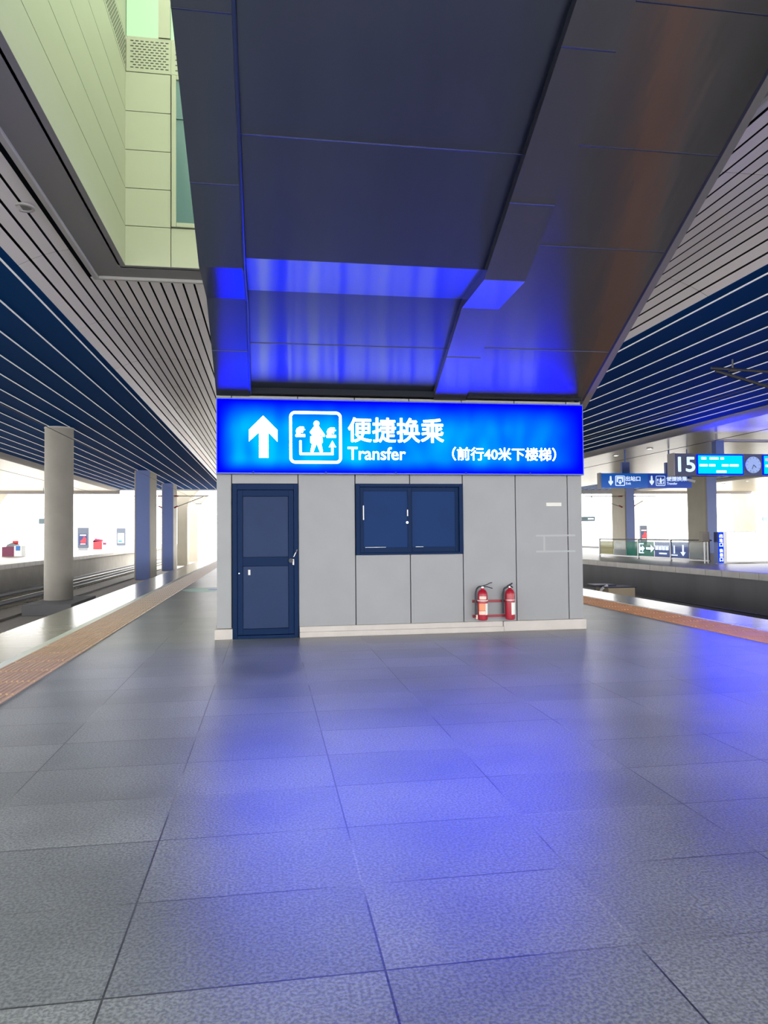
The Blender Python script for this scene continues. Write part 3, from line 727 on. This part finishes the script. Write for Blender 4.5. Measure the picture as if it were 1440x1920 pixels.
# ================================================================== RIGHT PLATFORM FURNITURE
G['board_navy'] = mat('board_navy', srgb(18, 38, 88), .4)
G['led_screen'] = emis('led_screen_cyan', (0, .011, 1), 58.0)
G['led_edge'] = emis('led_border_blue', (0, .01, 1), 1.5)
G['led_white'] = emis('led_white_text', (1, 1, 1), 3)
G['led_pink'] = emis('led_pink_text', (1, .25, .7), 1.6)
G['num_white'] = mat('white_numerals', srgb(215, 232, 255), .4, emit=(.6, .8, 1), estr=.5)
G['clock_face'] = mat('grey_clock_face', srgb(150, 175, 215), .5, emit=(.35, .5, .9), estr=.25)
G['exit_blue'] = mat('exit_sign_blue', srgb(10, 78, 160), .4, emit=(0, .08, .4), estr=.5)
G['exit_navy'] = mat('exit_sign_darker_blue', srgb(8, 56, 150), .4, emit=(0, .04, .32), estr=.5)
G['sign_pale'] = mat('sign_pale_white', srgb(225, 238, 255), .5, emit=(.7, .85, 1), estr=.6)
ib = empty('platform_board', (19.8, 28, 3.7), 'hanging platform 15 departure board with cyan screens and round clock', 'sign')
MB().box(16.55, 26.5, 28, 28.5, 3.70, 4.62).build('case', 'board_navy', ib)
MB().box(16.50, 16.549, 28.0, 28.5, 3.68, 4.64).build('end_cap', 'fascia', ib)
text_mesh('15', 16.69, 17.42, 3.87, 4.46, 27.99, 'num_white', ib, 'number_lettering', bold=.035, depth=.02)
def screen(x0, x1, rows):
    MB().box(x0, x1, 27.97, 28.0, 3.74, 4.58).build('screen_border', 'led_edge', ib)
    sc = MB().box(x0+.05, x1-.05, 27.95, 27.97, 3.79, 4.54).build('screen', 'led_screen', ib)
    for a, b, z, m in rows:
        MB().box(x0+a, x0+b, 27.935, 27.95, z-.045, z+.045).build('text_row', m, sc, bevel=.02)
screen(17.52, 19.62, [(.18, .40, 4.42, 'led_white'), (.55, .95, 4.42, 'led_white'), (1.05, 1.2, 4.42, 'led_white'), (.1, .45, 4.13, 'led_white'), (.52, .8, 4.13, 'led_white'), (1.1, 1.4, 4.13, 'led_white'), (1.46, 1.86, 4.13, 'led_white'), (.85, 1.3, 3.87, 'led_white')])
screen(20.52, 22.62, [(.1, .6, 4.38, 'led_pink'), (.75, 1.5, 4.38, 'led_white'), (.1, .9, 4.12, 'led_white')])
screen(23.9, 26.0, [(.2, .9, 4.38, 'led_white'), (.2, 1.4, 4.12, 'led_white')])
clk = MB().tube((20.07, 28.0, 4.16), (20.07, 27.95, 4.16), .345, 40).build('clock', 'clock_face', ib)
for q in range(12):
    a = math.radians(30*q); MB().tube((20.07+.27*math.sin(a), 27.945, 4.16+.27*math.cos(a)), (20.07+.32*math.sin(a), 27.945, 4.16+.32*math.cos(a)), .008, 5).build('hour_mark', 'board_navy', clk)
MB().tube((20.07, 27.94, 4.16), (20.0, 27.94, 3.98), .010, 6).tube((20.07, 27.94, 4.16), (20.19, 27.94, 4.05), .013, 6).build('hands', 'board_navy', clk)
MB().box(18.47, 18.84, 28.1, 28.4, 4.62, 5.2).build('hanger', 'casing', ib)
MB().box(24.2, 24.6, 28.1, 28.4, 4.62, 5.2).build('hanger', 'casing', ib)
MB().tube((18.6, 28.25, 5.2), (18.6, 28.25, 5.5), .05, 8).tube((24.4, 28.25, 5.2), (24.4, 28.25, 5.5), .05, 8).box(18.4, 26.5, 28.15, 28.35, 5.16, 5.26).build('hanger_beam', 'fascia', ib)

ex = empty('exit_sign', (18.6, 34, 3.6), 'hanging blue exit and transfer direction sign left of the platform 15 board', 'sign')
MB().box(16.16, 18.62, 34, 34.25, 3.58, 4.30).build('exit_half', 'exit_blue', ex)
MB().box(18.62, 20.98, 34, 34.25, 3.58, 4.30).build('transfer_half', 'exit_navy', ex)
MB().box(16.08, 16.159, 33.98, 34.27, 3.56, 4.32).build('end_cap', 'fascia', ex)
def down_arrow(x, z, s, par, m='sign_pale', y=33.999, nm='down_arrow'):
    pts = [(x-.07*s, z+.5*s), (x+.07*s, z+.5*s), (x+.10*s, z), (x+.22*s, z+.06*s), (x+.22*s, z-.12*s), (x, z-.4*s), (x-.22*s, z-.12*s), (x-.22*s, z+.06*s), (x-.10*s, z)]
    return MB().prism(pts, y-.01, y, 'y').build(nm, m, par)
down_arrow(16.66, 3.90, .52, ex); down_arrow(18.83, 3.92, .52, ex)
m1 = MB(); frame_poly(m1, 16.90, 17.40, 3.68, 4.18, .05, .035, 33.98, 33.999)
m1.prism([(16.98, 4.12), (17.32, 4.12), (17.32, 3.86), (17.25, 3.86), (17.25, 4.02), (17.05, 4.02), (17.05, 3.86), (16.98, 3.86)], 33.985, 33.999, 'y')
m1.prism([(17.12, 3.96), (17.18, 3.96), (17.18, 3.86), (17.25, 3.86), (17.15, 3.74), (17.05, 3.86), (17.12, 3.86)], 33.985, 33.999, 'y')
m1.build('exit_pictogram', 'sign_pale', ex)
text_mesh('出站口', 17.45, 18.22, 3.92, 4.15, 33.999, 'sign_pale', ex, 'chinese_lettering', bold=.03, depth=.01)
text_mesh('Exit', 17.46, 17.72, 3.74, 3.86, 33.999, 'sign_pale', ex, 'english_lettering', bold=.01, depth=.01)
pictogram(ex, 19.05, 4.18, .5, 33.999, 'sign_pale', .01)
text_mesh('便捷换乘', 19.63, 20.72, 3.92, 4.15, 33.999, 'sign_pale', ex, 'chinese_lettering', bold=.03, depth=.01)
text_mesh('Transfer', 19.64, 20.2, 3.74, 3.86, 33.999, 'sign_pale', ex, 'english_lettering', bold=.01, depth=.01)
for x in (17.48, 19.82):
    MB().box(x-.2, x+.2, 34.02, 34.2, 4.30, 4.85).tube((x, 34.1, 4.85), (x, 34.1, 5.5), .04, 8).build('hanger', 'casing', ex)
cc = empty('security_camera', (20.75, 33.6, 3.75), 'small white bullet camera in front of the exit sign right end', 'camera')
MB().tube((20.55, 33.7, 3.98), (20.85, 33.5, 3.86), .07, 12).build('housing', 'white_paint', cc)
MB().tube((20.62, 33.65, 4.02), (20.62, 33.8, 4.30), .03, 8).tube((20.62, 33.8, 4.30), (20.62, 33.8, 5.5), .025, 8).build('mount', 'casing', cc)

# glass railing round the stairwell
rl = empty('glass_railing', (19, 35, 0), 'glass stairwell railing with printed panels on the right platform', 'railing')
posts = [40.3, 35.78, 32.65, 29.6]
for y in posts: MB().box(18.96, 19.04, y-.04, y+.04, .0, 1.02).build('post', 'steel', rl)
MB().tube((19, 29.4, 1.0), (19, 40.4, 1.0), .035, 8).build('top_rail', 'chrome', rl)
MB().box(18.97, 19.03, 29.5, 40.3, .08, .13).build('bottom_rail', 'steel', rl)
G['clear_glass'] = glass_mat('railing_glass', (.80, .84, .84, 1), .10, .05, .25, (.6, .65, .68, 1))
def tinted(nm, c): return glass_mat(nm, (.75, .8, .8, 1), .08, .05, .62, c)
G['pan_yellow'] = tinted('yellow_decal_glass', srgb(196, 186, 120)); G['pan_green'] = tinted('green_decal_glass', srgb(50, 150, 130))
G['pan_blue'] = tinted('blue_decal_glass', srgb(92, 116, 196))
yy = [40.2, 38.55, 37.1, 35.86, 34.18, 32.72, 31.1, 29.68]
kinds = ['pan_yellow', 'clear_glass', 'pan_green', 'pan_green', 'pan_blue', 'pan_blue', 'clear_glass']
panes = []
for i in range(7):
    y1, y0 = yy[i]-.04, yy[i+1]+.04
    panes.append(MB().box(18.99, 19.005, y0, y1, .16, .90).build('glass_panel', kinds[i], rl))
    if i == 2: panes[-1]['label'] = 'green printed glass panel fading to clear'
def on_pane(pts, y_off, par, nm='marking'):   # pts (along -y, z): drawn on the face towards the tracks
    return MB().prism([(y_off-a, b) for a, b in pts], 18.975, 18.989, 'x').build(nm, 'sign_pale', par)
on_pane([(0, .5), (.45, .5), (.45, .36), (.8, .56), (.45, .76), (.45, .62), (0, .62)], 34.95, panes[3], 'arrow_marking')
on_pane([(0, .3), (.5, .3), (.5, .36), (.12, .36), (.12, .76), (.5, .76), (.5, .82), (0, .82)], 35.7, panes[3], 'doorway_marking')
on_pane([(.1, .45), (.3, .45), (.3, .36), (.55, .56), (.3, .7), (.3, .62), (.1, .62)], 35.65, panes[3], 'doorway_marking')
for q in range(4): on_pane([(0, .5), (.26, .5), (.26, .72), (.17, .72), (.17, .66), (.09, .66), (.09, .72), (0, .72)], 34.05-q*.32, panes[4], 'character_marking')
on_pane([(0, .3), (.7, .3), (.7, .37), (0, .37)], 33.7, panes[4], 'text_marking')
on_pane([(0, .26), (.55, .26), (.55, .31), (0, .31)], 32.6, panes[5], 'base_marking')
on_pane([(.22, .36), (.32, .36), (.32, .74), (.22, .74)], 32.6, panes[5], 'figure_marking')
on_pane([(.16, .44), (.0, .44), (.22, .26), (.44, .44), (.28, .44), (.28, .78), (.16, .78)], 31.8, panes[5], 'arrow_marking')

lb = empty('advert_lightbox', (21.5, 29.1, 0), 'wide white glowing lightbox behind the platform edge at the right frame edge', 'lightbox')
MB().box(19.26, 26.3, 28.95, 29.35, .04, 1.38).build('case', 'steel', lb)
G['white_screen'] = emis('white_lightbox_face', (1, 1, 1), 2.2)
MB().box(19.45, 26.2, 28.93, 28.95, .1, 1.34).build('lit_face', 'white_screen', lb)
vs = empty('vertical_sign', (19.1, 29.1, 0), 'narrow vertical blue lit sign with white characters beside the white lightbox', 'sign')
MB().box(19.0, 19.25, 28.9, 29.2, .02, 1.36).build('case', 'casing', vs)
G['vs_blue'] = emis('vertical_sign_blue', (0, .03, 1), 1.6)
MB().box(19.01, 19.24, 28.88, 28.9, .05, 1.33).build('lit_face', 'vs_blue', vs)
for i, ch in enumerate('出站口换乘口'): text_mesh(ch, 19.05, 19.2, 1.12-.19*i-(.06 if i > 2 else 0), 1.27-.19*i-(.06 if i > 2 else 0), 28.879, 'led_white', vs, 'lettering', bold=.01, depth=.005)
cb = empty('cream_cabinet', (18.75, 29.8, 0), 'small cream box mounted above the railing end by the vertical blue sign', 'box')
MB().box(18.6, 18.95, 29.42, 29.7, .94, 1.38).build('body', 'pale_concrete', cb, bevel=.03)
MB().tube((18.78, 29.56, 0), (18.78, 29.56, .94), .03, 8).build('leg', 'steel', cb)

# track side box
tb = empty('trackside_cabinet', (11.9, 24.6, ZT), 'cream box with dark lid and pale pipe on the track beyond the right platform edge', 'box')
MB().box(11.75, 12.75, 24.3, 25.3, ZT, -.56).build('body', mat('cream_box', srgb(196, 180, 150), .7, noise=.1), tb, bevel=.02)
MB().box(11.5, 12.3, 24.8, 25.5, -.55, -.48).box(11.7, 12.8, 24.25, 25.3, -.555, -.53).build('lid', 'soffit_dark', tb, bevel=.01)
MB().path([(11.6, 24.6, -1.3), (11.55, 24.6, -.8), (11.65, 24.6, -.6), (11.9, 24.7, -.50)], .05, 8).build('pipe', 'white_paint', tb, smooth=True)

# pale round marking on the floor far left
G['mint'] = mat('mint_vinyl', srgb(170, 215, 205), .4); G['vinyl_blue'] = mat('blue_vinyl', srgb(80, 110, 215), .4)
fs = empty('floor_sticker', (-1.45, 19.6, 0), 'pale green round vinyl sticker with blue print on the floor left of the booth', 'sticker')
MB().lathe([(.75, 0), (.75, .003)], (-1.45, 19.6, .0), 32).build('disc', 'mint', fs)
MB().lathe([(.26, 0), (.26, .0015)], (-1.3, 19.55, .003), 24).build('print', 'vinyl_blue', fs)

# downlights
G['lamp'] = emis('downlight_glow', (1, .95, .85), 14)
def downlight(x, y, z, label, on=True, group=None, r=.16):
    t = empty('ceiling_downlight', (x, y, z), label, 'ceiling light', group)
    rg = MB(); n = 24
    rings = [[rg.bm.verts.new((x+q*math.cos(2*math.pi*i/n), y+q*math.sin(2*math.pi*i/n), zz)) for i in range(n)] for q, zz in ((r*.72, z-.0), (r*.72, z-.028), (r, z-.028), (r, z))]
    for k in range(3):
        for i in range(n): rg.bm.faces.new((rings[k][i], rings[k][(i+1) % n], rings[k+1][(i+1) % n], rings[k+1][i]))
    rg.build('ring', 'trim', t)
    MB().lathe([(r*.7, 0), (r*.7, .006)], (x, y, z-.012), 24).build('lens', 'lamp' if on else 'border', t)
downlight(-3.33, 10.72, zslat(-3.33)-.0, 'round unlit downlight in the light slats at the left frame edge', False, None, .14)
for (x, y, lab) in ((18.45, 37.0, 'lit downlight just left of and above the exit sign'), (18.65, 33.8, 'lit downlight above the middle of the exit sign'),
                    (38.9, 58.2, 'lit downlight just right of the column behind the platform 15 board'), (38.9, 55.0, 'lit downlight far away under the clock of the platform 15 board'),
                    (41.4, 64.0, 'lit downlight lowest of the three seen below the platform 15 board')):
    downlight(x, y, 5.52, lab)

# ================================================================== FAR PLATFORM FURNITURE
G['maroon'] = mat('maroon_panel', srgb(110, 30, 70), .5); G['kiosk_red'] = mat('kiosk_red', srgb(205, 40, 50), .5)
G['grey_roof'] = mat('grey_roof', srgb(120, 125, 130), .5); G['poster_blue'] = mat('poster_blue', srgb(30, 110, 190), .4)
G['totem_grey'] = mat('totem_grey', srgb(70, 78, 92), .5)
G['far_sign'] = mat('far_sign_grey_blue', srgb(128, 150, 160), .6)
k = empty('vending_kiosk', (-18.6, 58.2, 0), 'maroon and white vending kiosk on the left platform near the frame edge', 'kiosk')
MB().box(-19.35, -18.5, 57.8, 58.8, 0, .72).build('cabinet', 'maroon', k)
MB().prism([(-19.1, .72), (-18.4, .72), (-18.4, .86), (-18.75, 1.0), (-19.05, .86)], 57.9, 58.7, 'y').build('roof', 'grey_roof', k)
MB().box(-18.48, -17.95, 57.7, 58.6, 0, .78).build('machine', 'white_paint', k)
MB().box(-18.36, -18.06, 57.69, 57.7, .42, .76).build('screen', 'poster_blue', k)
MB().box(-18.82, -18.4, 58.4, 58.45, .9, 1.15).build('flag_sign', 'kiosk_red', k)
k = empty('vending_kiosk', (-18.4, 85, 0), 'small red kiosk on the left platform right of the dark advert totem', 'kiosk')
MB().box(-19.0, -18.1, 84.7, 85.6, 0, .95).build('cabinet', 'kiosk_red', k)
MB().prism([(-19.1, .8), (-18.0, .95), (-18.0, 1.05), (-18.8, 1.2)], 84.7, 85.6, 'y').build('roof', 'maroon', k)
MB().box(-18.05, -17.4, 84.6, 85.4, 0, .75).build('machine', 'pale_label', k)
MB().box(-17.95, -17.6, 84.59, 84.6, .5, .75).build('screen', 'maroon', k)
def totem(x, y, w, h, m, label, kind):
    t = empty('advert_totem', (x, y, 0), label, 'advert stand')
    MB().box(x-w/2, x+w/2, y, y+.3, .25, h).build('case', 'totem_grey', t, bevel=.03)
    MB().box(x-w*.42, x+w*.42, y+.02, y+.28, 0, .25).build('foot', 'grey_roof', t)
    p = MB().box(x-w*.36, x+w*.36, y-.01, y, .55, h*.72).build('poster', 'board_navy' if kind == 1 else 'white_paint', t)
    if kind == 1:
        MB().prism([(x-.2, .75), (x+.3, .75), (x+.32, 1.2), (x+.1, 1.45), (x-.05, 1.1), (x-.25, 1.0)], y-.02, y-.01, 'y').build('red_shape', 'kiosk_red', p)
        MB().box(x-.3, x+.3, y-.02, y-.01, 1.5, 1.62).box(x-.25, x+.25, y-.02, y-.01, .6, .68).build('text_band', 'pale_label', p)
    else:
        MB().prism([(x-.3, .65), (x+.1, .65), (x+.25, .95), (x+.05, .85), (x, 1.2), (x-.1, .85), (x-.3, 1.0)], y-.02, y-.01, 'y').build('blue_shape', 'poster_blue', p)
    return t
totem(-18.85, 79.6, 1.1, 2.35, None, 'dark advert totem with red poster on the left platform beside the round column', 1)
totem(-18.95, 99.8, 1.1, 2.5, None, 'pale advert totem with white and blue poster on the left platform', 2)
totem(40.5, 75, .8, 2.1, None, 'dark advert totem with red poster seen above the railing between the right columns', 1)
def hang_sign(x, y, w, z0, z1, label, ztop=5.5):
    t = empty('hanging_sign', (x, y, z0), label, 'sign', 'distant hanging platform signs')
    MB().box(x-w/2, x+w/2, y, y+.2, z0, z1).build('board', 'far_sign', t)
    MB().box(x-w*.05, x+w*.4, y-.01, y, z0+(z1-z0)*.35, z0+(z1-z0)*.7).build('text_patch', 'sign_pale', t)
    MB().tube((x-w*.3, y+.1, z1), (x-w*.3, y+.1, ztop), .03, 6).tube((x+w*.3, y+.1, z1), (x+w*.3, y+.1, ztop), .03, 6).build('rods', 'far_sign', t)
hang_sign(-18.1, 65, 1.6, 2.5, 2.95, 'small grey-blue hanging sign partly hidden left of the round column')
hang_sign(42.0, 66, 2.0, 2.4, 2.85, 'small grey-blue hanging sign between the two blue-lit right columns', 5.52)
hang_sign(51.6, 69, 2.2, 2.4, 2.85, 'small grey-blue hanging sign at the right frame edge above the lightbox', 5.52)
hang_sign(31.4, 69, 1.4, 2.5, 2.95, 'small grey-blue hanging sign peeking out right of the booth edge', 5.72)
mast = empty('line_mast', (-8.2, 112, ZT), 'thin pale overhead line mast far down the left track, beside the booth edge', 'mast')
MB().tube((-8.2, 112, ZT), (-8.2, 112, 5.2), .14, 8, .09).build('pole', 'pale_concrete', mast)
MB().tube((-8.9, 112, 4.3), (-7.4, 112, 4.3), .05, 6).tube((-8.9, 112, 2.8), (-7.4, 112, 2.8), .05, 6).build('crossarm', 'pale_concrete', mast)
